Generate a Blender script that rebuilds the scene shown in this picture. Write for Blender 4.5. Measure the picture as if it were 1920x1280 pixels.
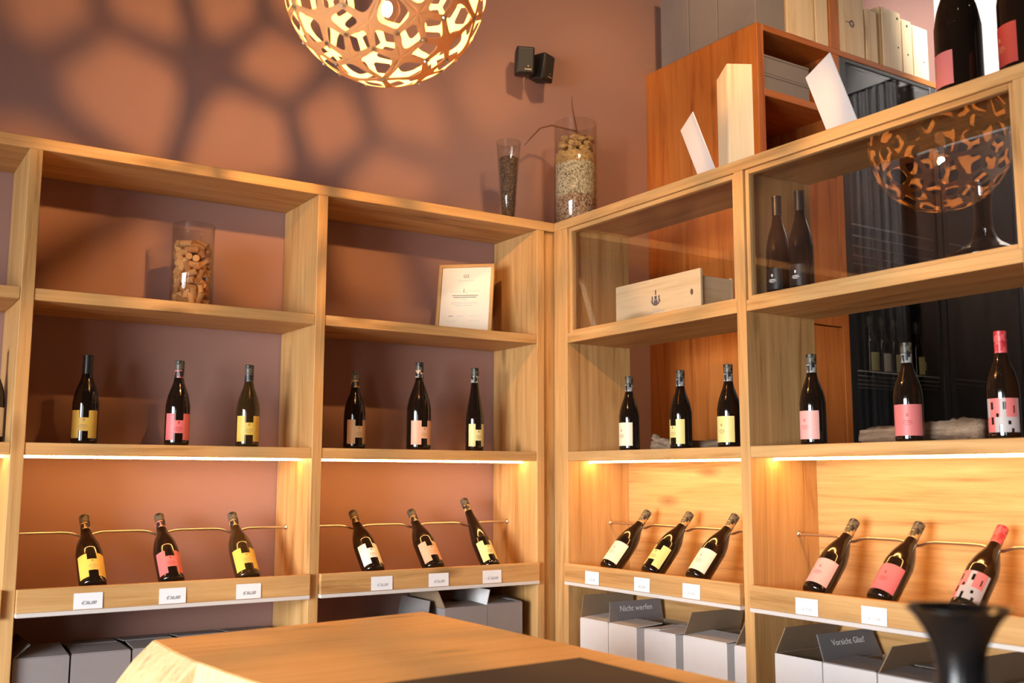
import bpy, bmesh, math, random
from mathutils import Vector, Matrix
random.seed(7)
PI = math.pi
for o in list(bpy.data.objects): bpy.data.objects.remove(o, do_unlink=True)
S = bpy.context.scene
COL = S.collection
ZO = 1.2            # heights below are measured from eye level; the floor lies 1.2 under that origin

# ------------------------------------------------------------------ camera
cam_d = bpy.data.cameras.new('camera'); cam = bpy.data.objects.new('camera', cam_d); COL.objects.link(cam)
cam_d.sensor_width = 36.0; cam_d.lens = 36.394; cam_d.clip_start = 0.05
_r = Vector((0.83494428, -0.55032898, 0.00246412)); _u = Vector((-0.073154, -0.10654729, 0.99161291)); _f = Vector((0.54545077, 0.82812179, 0.12921981))
CAM = Vector((-2.4749, -3.4400, -0.0425 + ZO))
M = Matrix(((_r.x, _u.x, -_f.x, CAM.x), (_r.y, _u.y, -_f.y, CAM.y), (_r.z, _u.z, -_f.z, CAM.z), (0, 0, 0, 1)))
cam.matrix_world = M
cam_d.dof.use_dof = True; cam_d.dof.focus_distance = 3.75; cam_d.dof.aperture_fstop = 2.8
S.camera = cam

# ------------------------------------------------------------------ world, daylight, exposure
W = bpy.data.worlds.new('daylight'); S.world = W; W.use_nodes = True
W.node_tree.nodes['Background'].inputs[0].default_value = (0.85, 0.93, 1.0, 1)
W.node_tree.nodes['Background'].inputs[1].default_value = 1.5
S.view_settings.view_transform = 'Standard'; S.view_settings.look = 'None'; S.view_settings.gamma = 1.0
S.view_settings.use_curve_mapping = False
S.view_settings.exposure = 0.5

ROOM = dict(x0=-6.0, x1=3.24, y0=-7.0, y1=0.3345, z0=-1.2, z1=3.0)
WIN = [(-6.4, -5.6), (-3.9, -1.5)]          # the two tall windows in the left wall (y ranges)
WZ = (-1.10, 0.80)
for (a, b) in WIN:
    ld = bpy.data.lights.new('window_daylight', 'AREA'); ld.shape = 'RECTANGLE'; ld.size = (WZ[1]-WZ[0]) - .1; ld.size_y = b-a-.1
    ld.spread = math.radians(88); ld.energy = 135 if a > -5 else 8; ld.color = (0.93, 0.97, 1.0)
    lo = bpy.data.objects.new('window_daylight', ld); COL.objects.link(lo)
    lo.location = (ROOM['x0']+.12, (a+b)/2, (WZ[0]+WZ[1])/2+ZO); lo.rotation_euler = Vector((6.0, 1.7 if a > -5 else 5.2, -2.1)).to_track_quat('-Z', 'X').to_euler()      # sky light falls inwards and down
BULB_STRENGTH = 5200.0
LED_STRENGTH = 36.0

sd = bpy.data.lights.new('corner_spotlight', 'SPOT'); sd.energy = 270; sd.color = (1.0, .64, .33); sd.spot_size = math.radians(66); sd.spot_blend = .9; sd.shadow_soft_size = .16
so = bpy.data.objects.new('corner_spotlight', sd); COL.objects.link(so); so.location = (-.4, -2.0, 2.985+ZO)
so.rotation_euler = (Vector((.60, .10, 1.45+ZO))-so.location).to_track_quat('-Z', 'Y').to_euler()
sd = bpy.data.lights.new('cabinet_spotlight', 'SPOT'); sd.energy = 950; sd.color = (1.0, .96, .92); sd.spot_size = math.radians(62); sd.spot_blend = .6; sd.shadow_soft_size = .05
so = bpy.data.objects.new('cabinet_spotlight', sd); COL.objects.link(so); so.location = (.9, -1.9, 2.985+ZO)
so.rotation_euler = (Vector((3.0, -.75, 2.25+ZO))-so.location).to_track_quat('-Z', 'Y').to_euler()

# ------------------------------------------------------------------ materials
MATS = {}
def newmat(name):
    m = bpy.data.materials.new(name); m.use_nodes = True
    nt = m.node_tree; b = nt.nodes['Principled BSDF']; MATS[name] = m
    return m, nt, b
def plain(name, col, rough=.6, metal=0, spec=.5, noise=.06, nscale=40, bump=0.0, coat=0):
    m, nt, b = newmat(name); N, L = nt.nodes, nt.links
    b.inputs['Roughness'].default_value = rough; b.inputs['Metallic'].default_value = metal
    b.inputs['Specular IOR Level'].default_value = spec; b.inputs['Coat Weight'].default_value = coat
    tc = N.new('ShaderNodeTexCoord'); ns = N.new('ShaderNodeTexNoise'); ns.inputs['Scale'].default_value = nscale; ns.inputs['Detail'].default_value = 3
    L.new(tc.outputs['Object'], ns.inputs['Vector'])
    mx = N.new('ShaderNodeMix'); mx.data_type = 'RGBA'
    mx.inputs[6].default_value = tuple(max(0, c*(1-noise)) for c in col)+(1,); mx.inputs[7].default_value = tuple(min(1, c*(1+noise)) for c in col)+(1,)
    L.new(ns.outputs['Fac'], mx.inputs[0]); L.new(mx.outputs[2], b.inputs['Base Color'])
    if bump:
        bp = N.new('ShaderNodeBump'); bp.inputs['Strength'].default_value = bump; bp.inputs['Distance'].default_value = .002
        L.new(ns.outputs['Fac'], bp.inputs['Height']); L.new(bp.outputs['Normal'], b.inputs['Normal'])
    return m
def wood(name, dark, mid, light, axis='x', rough=.5, scale=1.0, knots=True, spec=.35):
    m, nt, b = newmat(name); N, L = nt.nodes, nt.links
    b.inputs['Roughness'].default_value = rough; b.inputs['Specular IOR Level'].default_value = spec
    tc = N.new('ShaderNodeTexCoord'); oi = N.new('ShaderNodeObjectInfo')
    ad = N.new('ShaderNodeVectorMath'); ad.operation = 'ADD'
    mu = N.new('ShaderNodeMath'); mu.operation = 'MULTIPLY'; mu.inputs[1].default_value = 37.0
    L.new(oi.outputs['Random'], mu.inputs[0]); L.new(tc.outputs['Object'], ad.inputs[0]); L.new(mu.outputs[0], ad.inputs[1])
    mp = N.new('ShaderNodeMapping'); sc = [9*scale]*3; sc['xyz'.index(axis)] = .55*scale; mp.inputs['Scale'].default_value = sc
    L.new(ad.outputs[0], mp.inputs['Vector'])
    n1 = N.new('ShaderNodeTexNoise'); n1.inputs['Scale'].default_value = 2.2; n1.inputs['Detail'].default_value = 6; n1.inputs['Roughness'].default_value = .6; n1.inputs['Distortion'].default_value = .9
    L.new(mp.outputs[0], n1.inputs['Vector'])
    mp2 = N.new('ShaderNodeMapping'); sc2 = [150*scale]*3; sc2['xyz'.index(axis)] = 5*scale; mp2.inputs['Scale'].default_value = sc2
    L.new(ad.outputs[0], mp2.inputs['Vector'])
    n2 = N.new('ShaderNodeTexNoise'); n2.inputs['Scale'].default_value = 1.0; n2.inputs['Detail'].default_value = 2
    L.new(mp2.outputs[0], n2.inputs['Vector'])
    mxv = N.new('ShaderNodeMath'); mxv.operation = 'MULTIPLY_ADD'; mxv.inputs[1].default_value = .28; 
    L.new(n2.outputs['Fac'], mxv.inputs[0]); L.new(n1.outputs['Fac'], mxv.inputs[2])
    cr = N.new('ShaderNodeValToRGB'); e = cr.color_ramp.elements
    e[0].position = .42; e[0].color = dark+(1,); e[1].position = .85; e[1].color = light+(1,)
    k = e.new(.58); k.color = mid+(1,)
    L.new(mxv.outputs[0], cr.inputs[0])
    out = cr.outputs['Color']
    if knots:
        mp3 = N.new('ShaderNodeMapping'); s3 = [5.5*scale]*3; s3['xyz'.index(axis)] = 1.9*scale; mp3.inputs['Scale'].default_value = s3
        L.new(ad.outputs[0], mp3.inputs['Vector'])
        vo = N.new('ShaderNodeTexVoronoi'); vo.inputs['Scale'].default_value = 1.0; L.new(mp3.outputs[0], vo.inputs['Vector'])
        kr = N.new('ShaderNodeValToRGB'); q = kr.color_ramp.elements; q[0].position = .04; q[0].color = (.38, .34, .3, 1); q[1].position = .16; q[1].color = (1, 1, 1, 1)
        L.new(vo.outputs['Distance'], kr.inputs[0])
        mm = N.new('ShaderNodeMix'); mm.data_type = 'RGBA'; mm.blend_type = 'MULTIPLY'; mm.inputs[0].default_value = .75
        L.new(out, mm.inputs[6]); L.new(kr.outputs['Color'], mm.inputs[7]); out = mm.outputs[2]
    L.new(out, b.inputs['Base Color'])
    bp = N.new('ShaderNodeBump'); bp.inputs['Strength'].default_value = .12; bp.inputs['Distance'].default_value = .001
    L.new(mxv.outputs[0], bp.inputs['Height']); L.new(bp.outputs['Normal'], b.inputs['Normal'])
    return m
OAK = dict(dark=(.32, .155, .045), mid=(.50, .27, .095), light=(.62, .37, .15))
for ax in 'xyz':
    wood('oak_'+ax, axis=ax, **OAK)
    wood('cab_'+ax, dark=(.29, .072, .012), mid=(.45, .135, .024), light=(.55, .19, .042), axis=ax)
    wood('pine_'+ax, dark=(.66, .46, .24), mid=(.80, .62, .38), light=(.86, .70, .47), axis=ax, scale=.8)
wood('table_wood', dark=(.56, .265, .082), mid=(.68, .36, .125), light=(.75, .42, .16), axis='x', rough=.42)
wood('raw_edge', dark=(.38, .23, .09), mid=(.55, .39, .19), light=(.64, .49, .27), axis='z', rough=.8, scale=1.6)
plain('wall_paint', (.335, .185, .150), rough=.85, noise=.03, nscale=3, bump=.02)
plain('wall_white', (.84, .79, .75), rough=.85, noise=.02, nscale=3)
plain('wall_dark', (.13, .085, .075), rough=.85, noise=.03, nscale=3)
plain('ceiling_paint', (.16, .12, .11), rough=.9, noise=.02, nscale=3)
wood('floor_wood', dark=(.12, .06, .025), mid=(.19, .10, .045), light=(.25, .14, .07), axis='y')
wood('panel_brown', dark=(.05, .024, .012), mid=(.085, .042, .022), light=(.12, .065, .035), axis='z')
plain('rail_grey', (.62, .58, .55), rough=.45, noise=.02)
plain('rod_metal', (.70, .62, .54), rough=.28, metal=1, noise=.02)
plain('black_plastic', (.012, .011, .010), rough=.45, noise=.1)
plain('black_metal', (.010, .010, .011), rough=.3, noise=.1)
plain('paper', (.80, .80, .815), rough=.8, noise=.01)
plain('paper_cream', (.78, .70, .57), rough=.8, noise=.01)
plain('ink_pen', (.30, .30, .33), rough=.8, noise=0)
plain('ink', (.10, .10, .12), rough=.8, noise=0)
plain('ink_faint', (.50, .50, .52), rough=.8, noise=0)
plain('ink_white', (.85, .85, .86), rough=.8, noise=0)
plain('carton_grey', (.235, .205, .20), rough=.85, noise=.05, nscale=25, bump=.05)
plain('carton_pale', (.70, .685, .69), rough=.85, noise=.04, nscale=25, bump=.05)
plain('carton_dark', (.185, .175, .18), rough=.85, noise=.05, nscale=25)
plain('carton_brown', (.26, .175, .105), rough=.9, noise=.08, nscale=30, bump=.05)
plain('mat_dark', (.055, .030, .018), rough=.75, noise=.08)
plain('cork', (.54, .27, .10), rough=.9, noise=.35, nscale=160, bump=.3)
_n = MATS['cork'].node_tree; _b = _n.nodes['Principled BSDF']; _oi = _n.nodes.new('ShaderNodeObjectInfo'); _cm = _n.nodes.new('ShaderNodeMix'); _cm.data_type = 'RGBA'; _cm.blend_type = 'MULTIPLY'; _cm.inputs[0].default_value = 1.0
_cr = _n.nodes.new('ShaderNodeValToRGB'); _cr.color_ramp.elements[0].color = (.58, .46, .36, 1); _cr.color_ramp.elements[1].color = (1.15, 1.2, 1.3, 1)
_n.links.new(_oi.outputs['Random'], _cr.inputs[0]); _n.links.new(_cr.outputs[0], _cm.inputs[7])
_src = _b.inputs['Base Color'].links[0].from_socket; _n.links.new(_src, _cm.inputs[6]); _n.links.new(_cm.outputs[2], _b.inputs['Base Color'])
plain('curtain_cloth', (.34, .32, .31), rough=.95, noise=.08, nscale=60)
plain('glass_black', (.010, .0055, .0035), rough=.06, noise=.0, spec=.6)
plain('glass_brown', (.034, .017, .005), rough=.06, noise=.0, spec=.6)
plain('vessel_black', (.008, .007, .007), rough=.22, noise=.0, spec=.3)
plain('capsule_black', (.018, .017, .018), rough=.32, noise=.1)
plain('rivet_metal', (.75, .68, .58), rough=.3, metal=1)
plain('ply_shade', (.66, .40, .17), rough=.6, noise=.10, nscale=30)
_m = MATS['ply_shade']; _n = _m.node_tree; _t = _n.nodes.new('ShaderNodeBsdfTranslucent'); _t.inputs[0].default_value = (.85, .50, .20, 1)
_x = _n.nodes.new('ShaderNodeMixShader'); _x.inputs[0].default_value = .10
_n.links.new(_n.nodes['Principled BSDF'].outputs[0], _x.inputs[1]); _n.links.new(_t.outputs[0], _x.inputs[2]); _n.links.new(_x.outputs[0], _n.nodes['Material Output'].inputs[0])
plain('sand', (.50, .36, .19), rough=.95, noise=.25, nscale=120, bump=.4)
plain('leather', (.02, .02, .021), rough=.5)
def labelmat(name, col): return plain(name, col, rough=.45, noise=.02, nscale=30, spec=.4)
labelmat('lab_yellow', (.76, .50, .085)); labelmat('lab_rose', (.62, .145, .150)); labelmat('lab_tan', (.64, .40, .19)); labelmat('lab_salmon', (.66, .36, .23))
labelmat('lab_lemon', (.72, .64, .27)); labelmat('lab_cream', (.84, .74, .52)); labelmat('lab_pale', (.82, .66, .24)); labelmat('lab_pink', (.76, .38, .33))
labelmat('lab_red', (.40, .045, .035)); labelmat('lab_grey', (.44, .40, .385)); labelmat('lab_ivory', (.84, .78, .66)); labelmat('lab_blush', (.62, .17, .16))
def capmat(name, tint, dark=(.02, .018, .018)):
    m, nt, b = newmat(name); N, L = nt.nodes, nt.links
    b.inputs['Roughness'].default_value = .32
    tc = N.new('ShaderNodeTexCoord'); vo = N.new('ShaderNodeTexVoronoi'); vo.distance = 'CHEBYCHEV'; vo.inputs['Scale'].default_value = 75
    L.new(tc.outputs['Object'], vo.inputs['Vector'])
    sp = N.new('ShaderNodeSeparateColor'); L.new(vo.outputs['Color'], sp.inputs[0])
    cr = N.new('ShaderNodeValToRGB'); cr.color_ramp.interpolation = 'CONSTANT'; e = cr.color_ramp.elements
    e[0].color = dark+(1,); e[1].position = .42; e[1].color = tint+(1,)
    L.new(sp.outputs[0], cr.inputs[0]); L.new(cr.outputs[0], b.inputs['Base Color'])
    return m
capmat('cap_black', (.10, .095, .09)); capmat('cap_rose', (.50, .17, .16)); capmat('cap_tan', (.46, .26, .10)); capmat('cap_salmon', (.62, .38, .24))
capmat('cap_silver', (.30, .29, .27)); capmat('cap_lemon', (.42, .40, .27)); capmat('cap_red', (.62, .10, .10), (.46, .03, .04))
capmat('cap_top', (.10, .085, .06), (.022, .019, .016))
def gravelmat(name, cols, scale):
    m, nt, b = newmat(name); N, L = nt.nodes, nt.links
    b.inputs['Roughness'].default_value = .85
    tc = N.new('ShaderNodeTexCoord'); vo = N.new('ShaderNodeTexVoronoi'); vo.inputs['Scale'].default_value = scale
    L.new(tc.outputs['Object'], vo.inputs['Vector'])
    sp = N.new('ShaderNodeSeparateColor'); L.new(vo.outputs['Color'], sp.inputs[0])
    cr = N.new('ShaderNodeValToRGB'); e = cr.color_ramp.elements
    e[0].color = cols[0]+(1,); e[1].color = cols[-1]+(1,)
    for i, c in enumerate(cols[1:-1]): k = e.new((i+1)/(len(cols)-1)); k.color = c+(1,)
    L.new(sp.outputs[1], cr.inputs[0]); L.new(cr.outputs[0], b.inputs['Base Color'])
    bp = N.new('ShaderNodeBump'); bp.inputs['Strength'].default_value = .9; bp.inputs['Distance'].default_value = .004; bp.invert = True
    L.new(vo.outputs['Distance'], bp.inputs['Height']); L.new(bp.outputs['Normal'], b.inputs['Normal'])
gravelmat('gravel_pale', [(.10, .08, .045), (.36, .31, .20), (.62, .56, .40), (.72, .64, .46)], 230)
gravelmat('gravel_red', [(.07, .035, .02), (.25, .13, .075), (.42, .30, .20), (.55, .44, .32)], 190)
gravelmat('gravel_clay', [(.30, .17, .06), (.44, .28, .11), (.52, .35, .15)], 110)
gravelmat('gravel_dark', [(.06, .035, .022), (.13, .08, .05), (.24, .15, .09)], 170)
plain('twig_brown', (.13, .045, .018), rough=.85, noise=.25)
wood('vine_bark', dark=(.09, .055, .035), mid=(.21, .135, .085), light=(.38, .27, .18), axis='y', rough=.9, scale=2.2, knots=False)
gravelmat('bark', [(.14, .08, .05), (.27, .17, .11), (.40, .28, .19)], 45)
def glass(name, tint=(1, 1, 1), ior=1.5, rough=.0, edge=0.0):
    m = bpy.data.materials.new(name); m.use_nodes = True; nt = m.node_tree; N, L = nt.nodes, nt.links
    N.remove(N['Principled BSDF']); out = N['Material Output']
    tr = N.new('ShaderNodeBsdfTransparent'); tr.inputs[0].default_value = tint+(1,)
    gl = N.new('ShaderNodeBsdfGlossy'); gl.inputs['Roughness'].default_value = rough
    fr = N.new('ShaderNodeFresnel'); ge = N.new('ShaderNodeNewGeometry'); io = N.new('ShaderNodeMapRange')      # same reflectance seen from either face of the sheet
    io.inputs['To Min'].default_value = ior; io.inputs['To Max'].default_value = 1/ior
    L.new(ge.outputs['Backfacing'], io.inputs['Value']); L.new(io.outputs[0], fr.inputs['IOR'])
    mx = N.new('ShaderNodeMixShader'); L.new(fr.outputs[0], mx.inputs[0]); L.new(tr.outputs[0], mx.inputs[1]); L.new(gl.outputs[0], mx.inputs[2])
    L.new(mx.outputs[0], out.inputs[0]); MATS[name] = m
glass('pane_glass', (.97, .97, .97), 1.75)
glass('vase_glass', (.94, .94, .93), 1.5)
glass('decanter_glass', (.86, .86, .85), 1.55)
glass('cooler_glass', (.70, .70, .71), 1.5)
def emit(name, col, strength):
    m = bpy.data.materials.new(name); m.use_nodes = True; nt = m.node_tree
    nt.nodes.remove(nt.nodes['Principled BSDF']); e = nt.nodes.new('ShaderNodeEmission'); e.inputs[0].default_value = col+(1,); e.inputs[1].default_value = strength
    nt.links.new(e.outputs[0], nt.nodes['Material Output'].inputs[0]); MATS[name] = m
emit('bulb_glow', (1.0, .53, .18), BULB_STRENGTH)
emit('led_glow', (1.0, .54, .17), LED_STRENGTH)
emit('cooler_fill_glow', (1.0, .93, .80), 14.0)  # added fill glow for the bottles in the cooler
emit('spot_glow', (1.0, .72, .42), 20.0)

# ------------------------------------------------------------------ builders
REL = {}
def thing(name, loc, label=None, cat=None, group=None, kind=None, rot=(0, 0, 0)):
    o = bpy.data.objects.new(name, None); o.empty_display_size = .05; COL.objects.link(o)
    o.location = (loc[0], loc[1], loc[2]+ZO); o.rotation_euler = rot; REL[o.name] = Vector(loc)
    tag(o, label, cat, group, kind); return o
def tag(o, label=None, cat=None, group=None, kind=None):
    if label: o['label'] = label
    if cat: o['category'] = cat
    if group: o['group'] = group
    if kind: o['kind'] = kind
    return o
def mesh(name, verts, faces, mats, smooth=False, mi=None):
    me = bpy.data.meshes.new(name); me.from_pydata([tuple(v) for v in verts], [], faces)
    for m in (mats if isinstance(mats, (list, tuple)) else [mats]): me.materials.append(MATS[m] if isinstance(m, str) else m)
    if mi: me.polygons.foreach_set('material_index', mi)
    if smooth: me.polygons.foreach_set('use_smooth', [True]*len(me.polygons))
    me.update(); return me
def link(name, me, parent=None, loc=(0, 0, 0), rot=(0, 0, 0), local=False):
    """loc: scene position (eye-level heights); with local=True it is in the parent's frame"""
    o = bpy.data.objects.new(name, me); COL.objects.link(o); o.rotation_euler = rot
    if parent is not None:
        o.parent = parent
        o.location = Vector(loc) if local else Vector(loc)-REL[parent.name]
        REL[o.name] = Vector(loc) if not local else REL.get(parent.name, Vector())+Vector(loc)
    else:
        o.location = (loc[0], loc[1], loc[2]+ZO); REL[o.name] = Vector(loc)
    return o
_boxcache = {}
def boxmesh(name, sx, sy, sz, mat, bev=.0015):
    key = (name, round(sx, 5), round(sy, 5), round(sz, 5), mat, bev)
    if key in _boxcache: return _boxcache[key]
    bm = bmesh.new(); bmesh.ops.create_cube(bm, size=1.0)
    for v in bm.verts: v.co = Vector((v.co.x*sx, v.co.y*sy, v.co.z*sz))
    if bev: bmesh.ops.bevel(bm, geom=list(bm.edges), offset=min(bev, .3*min(sx, sy, sz)), segments=1, affect='EDGES', profile=.5)
    me = bpy.data.meshes.new(name); bm.to_mesh(me); bm.free(); me.materials.append(MATS[mat]); _boxcache[key] = me
    return me
def box(name, x0, x1, y0, y1, z0, z1, mat, parent=None, bev=.0015, local=False):
    return link(name, boxmesh(name, abs(x1-x0), abs(y1-y0), abs(z1-z0), mat, bev), parent, ((x0+x1)/2, (y0+y1)/2, (z0+z1)/2), local=local)
def boxes(name, lst, mats, parent=None, mi=None):
    """several boxes as one mesh, verts in scene coordinates relative to the centre of the first"""
    c = Vector(((lst[0][0]+lst[0][1])/2, (lst[0][2]+lst[0][3])/2, (lst[0][4]+lst[0][5])/2)); V = []; F = []; I = []
    for k, (x0, x1, y0, y1, z0, z1) in enumerate(lst):
        b = len(V)
        V += [Vector((x, y, z))-c for z in (z0, z1) for y in (y0, y1) for x in (x0, x1)]
        F += [tuple(b+i for i in f) for f in ((0, 2, 3, 1), (4, 5, 7, 6), (0, 1, 5, 4), (2, 6, 7, 3), (0, 4, 6, 2), (1, 3, 7, 5))]
        I += [mi[k] if mi else 0]*6
    return link(name, mesh(name, V, F, mats, mi=I), parent, c)
def lathe(prof, n=40, capb=True, capt=True):
    V = []; F = []
    for (r, z) in prof:
        for i in range(n): a = 2*PI*i/n; V.append((r*math.cos(a), r*math.sin(a), z))
    for j in range(len(prof)-1):
        for i in range(n): k = (i+1) % n; F.append((j*n+i, j*n+k, (j+1)*n+k, (j+1)*n+i))
    if capb: F.append(tuple(reversed(range(n))))
    if capt: F.append(tuple((len(prof)-1)*n+i for i in range(n)))
    return V, F
def spline(prof, sub=6):
    """smooth an (r,z) profile with Catmull-Rom"""
    out = []; P = [Vector(p) for p in prof]
    for i in range(len(P)-1):
        a = P[max(0, i-1)]; b = P[i]; c = P[i+1]; d = P[min(len(P)-1, i+2)]
        for k in range(sub):
            t = k/sub; out.append(tuple(.5*((2*b)+(c-a)*t+(2*a-5*b+4*c-d)*t*t+(3*b-a-3*c+d)*t**3)))
    out.append(tuple(P[-1])); return out
def tube(path, rad, n=10, closed_ends=True):
    V = []; F = []; P = [Vector(p) for p in path]
    rad = rad if isinstance(rad, (list, tuple)) else [rad]*len(P)
    for i, p in enumerate(P):
        t = (P[min(i+1, len(P)-1)]-P[max(i-1, 0)]).normalized()
        u = t.cross(Vector((0, 0, 1))) if abs(t.z) < .95 else t.cross(Vector((1, 0, 0)))
        u.normalize(); w = t.cross(u)
        for k in range(n): a = 2*PI*k/n; V.append(p+(u*math.cos(a)+w*math.sin(a))*rad[i])
    for j in range(len(P)-1):
        for i in range(n): k = (i+1) % n; F.append((j*n+i, (j+1)*n+i, (j+1)*n+k, j*n+k))
    if closed_ends: F.append(tuple(range(n))); F.append(tuple((len(P)-1)*n+i for i in reversed(range(n))))
    return V, F
def flatsheet(pts, thick, nrm):
    n = Vector(nrm).normalized()*thick/2; V = [Vector(p)+n for p in pts]+[Vector(p)-n for p in pts]; k = len(pts)
    F = [tuple(range(k)), tuple(reversed(range(k, 2*k)))]+[(i, k+i, k+(i+1) % k, (i+1) % k) for i in range(k)]
    return V, F
def text_mesh(body, size, mat, shear=0.0, align='CENTER'):
    cu = bpy.data.curves.new('lettering', 'FONT'); cu.body = body; cu.size = size; cu.align_x = align; cu.align_y = 'CENTER'; cu.shear = shear; cu.resolution_u = 3; cu.extrude = .0002
    o = bpy.data.objects.new('lettering', cu); COL.objects.link(o); bpy.context.view_layer.update()
    dg = bpy.context.evaluated_depsgraph_get(); me = bpy.data.meshes.new_from_object(o.evaluated_get(dg))
    bpy.data.objects.remove(o); me.materials.clear(); me.materials.append(MATS[mat]); return me

# ------------------------------------------------------------------ room shell
R = ROOM
def struct(o): o['kind'] = 'structure'; return o
t = .2
struct(box('floor', R['x0']-t, R['x1']+t, R['y0']-t, R['y1']+t, R['z0']-.1, R['z0'], 'floor_wood', bev=0))
struct(box('ceiling', R['x0']-t, R['x1']+t, R['y0']-t, R['y1']+t, R['z1'], R['z1']+.1, 'ceiling_paint', bev=0))
struct(box('wall_back', R['x0']-t, R['x1']+t, R['y1'], R['y1']+t, R['z0'], R['z1'], 'wall_paint', bev=0))
struct(box('wall_right', R['x1'], R['x1']+t, R['y0'], R['y1'], R['z0'], R['z1'], 'wall_white', bev=0))
struct(box('wall_front', R['x0']-t, R['x1']+t, R['y0']-t, R['y0'], R['z0'], R['z1'], 'wall_dark', bev=0))
struct(box('reflection_panel_1', R['x1']-.03, R['x1']-.0005, -4.2, .05, R['z0'], 2.0, 'panel_brown', bev=.002))  # added unseen panel that darkens what the cooler glass mirrors
seg = []; ys = R['y0']
for (a, b) in WIN: seg.append((ys, a)); ys = b
seg.append((ys, R['y1']))
L_ = [(R['x0']-t, R['x0'], a, b, R['z0'], R['z1']) for a, b in seg]
for (a, b) in WIN: L_ += [(R['x0']-t, R['x0'], a, b, R['z0'], WZ[0]), (R['x0']-t, R['x0'], a, b, WZ[1], R['z1'])]
struct(boxes('wall_left', L_, 'wall_dark'))
for i, (a, b) in enumerate(WIN):
    w = thing('window_%d' % (i+1), (R['x0']-.1, (a+b)/2, WZ[0])); w['kind'] = 'structure'
    box('window_pane', R['x0']-.104, R['x0']-.098, a, b, WZ[0], WZ[1], 'pane_glass', w, bev=0)
    for (y0, y1, z0, z1) in ((a, a+.06, WZ[0], WZ[1]), (b-.06, b, WZ[0], WZ[1]), (a+.06, b-.06, WZ[0], WZ[0]+.06), (a+.06, b-.06, WZ[1]-.06, WZ[1])):
        box('window_frame', R['x0']-.14, R['x0']-.06, y0, y1, z0, z1, 'rail_grey', w)

# ------------------------------------------------------------------ shelving
T, TB, AT, AB, BT, BB = 1.0081, .9706, .5315, .4942, .0561, .0193     # top board, upper shelf, lower shelf
LIPT, LIPB, RAILB, TRAYT, BASE = -.379, -.449, -.462, -.423, -.93
D = .330
XU = [(-2.994, -2.955), (-2.0128, -1.9739), (-1.05, -1.0123), (-.0867, -.0506)]
YV = [(.0, .0883), (1.0302, 1.0713), (2.0152, 2.0563)]

def wave_rod(length, dips, depth=.014):
    """bottle rail along +x with soft dips that cradle the necks"""
    pts = []; n = 96
    for i in range(n+1):
        x = length*i/n; z = 0
        for d in dips: z -= depth*math.exp(-((x-d)/.034)**2)
        pts.append((x, 0, z))
    return tube(pts, .0047, 8)
left = thing('wall_shelving', (-1.5, .165, -1.2), 'oak wall shelving of three bays against the mauve back wall', 'shelving', 'fitted oak shelving')
for (a, b) in XU: box('upright', a, b, 0, D, -1.2, TB-.0005, 'oak_z', left)
box('top_board', XU[0][0], -.0005, 0, D, TB, T, 'oak_x', left)
box('corner_filler', XU[3][1]+.0015, .05, .014, D, -1.2, TB-.001, 'oak_z', left)
LB = [(XU[i][1], XU[i+1][0]) for i in range(3)]
L_NECKS = [[-2.73, -2.48, -2.23], [-1.7468, -1.5041, -1.2489], [-.7804, -.5300, -.2767]]
for i, (a, b) in enumerate(LB):
    box('shelf', a+.0008, b-.0008, .003, D, AB, AT, 'oak_x', left)
    sh = box('shelf', a+.0008, b-.0008, .003, D, BB, BT, 'oak_x', left)
    st = boxes('led_strip', [(a+.004, b-.004, .100, .114, BB-.0078, BB-.0002)], 'led_glow'); st.parent = left; st.location = REL[st.name]-REL[left.name]
    tr = box('bottle_tray', a+.0008, b-.0008, .0205, D, RAILB, TRAYT, 'oak_x', left)
    box('tray_lip', a+.0005, b-.0005, -.019, -.0003, LIPB+.0003, LIPT, 'oak_x', tr).location = Vector(((a+b)/2, -.0097, (LIPB+LIPT)/2))-REL[tr.name]
    rl = box('edge_rail', a+.0005, b-.0005, -.0195, .02, RAILB, LIPB, 'rail_grey', tr)
    V, F = wave_rod(b-a-.006, [n-a-.003 for n in L_NECKS[i]])
    rod = link('bottle_rail', mesh('bottle_rail', V, F, 'rod_metal', True), left, (a+.003, .2165, -.2275))
    for x, s in ((a, 1), (b, -1)):
        V, F = lathe([(.0095, 0), (.0105, .002), (.009, .005), (.005, .009)], 20)
        link('rosette', mesh('rosette', V, F, 'rod_metal', True), rod, (x-a-.003+s*.0002, 0, 0), (0, s*PI/2, 0), local=True)
    box('base_shelf', a+.0008, b-.0008, .003, D, BASE-.03, BASE, 'oak_x', left)
    box('plinth', a+.0008, b-.0008, .03, .05, -1.2, BASE-.031, 'oak_x', left)

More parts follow.
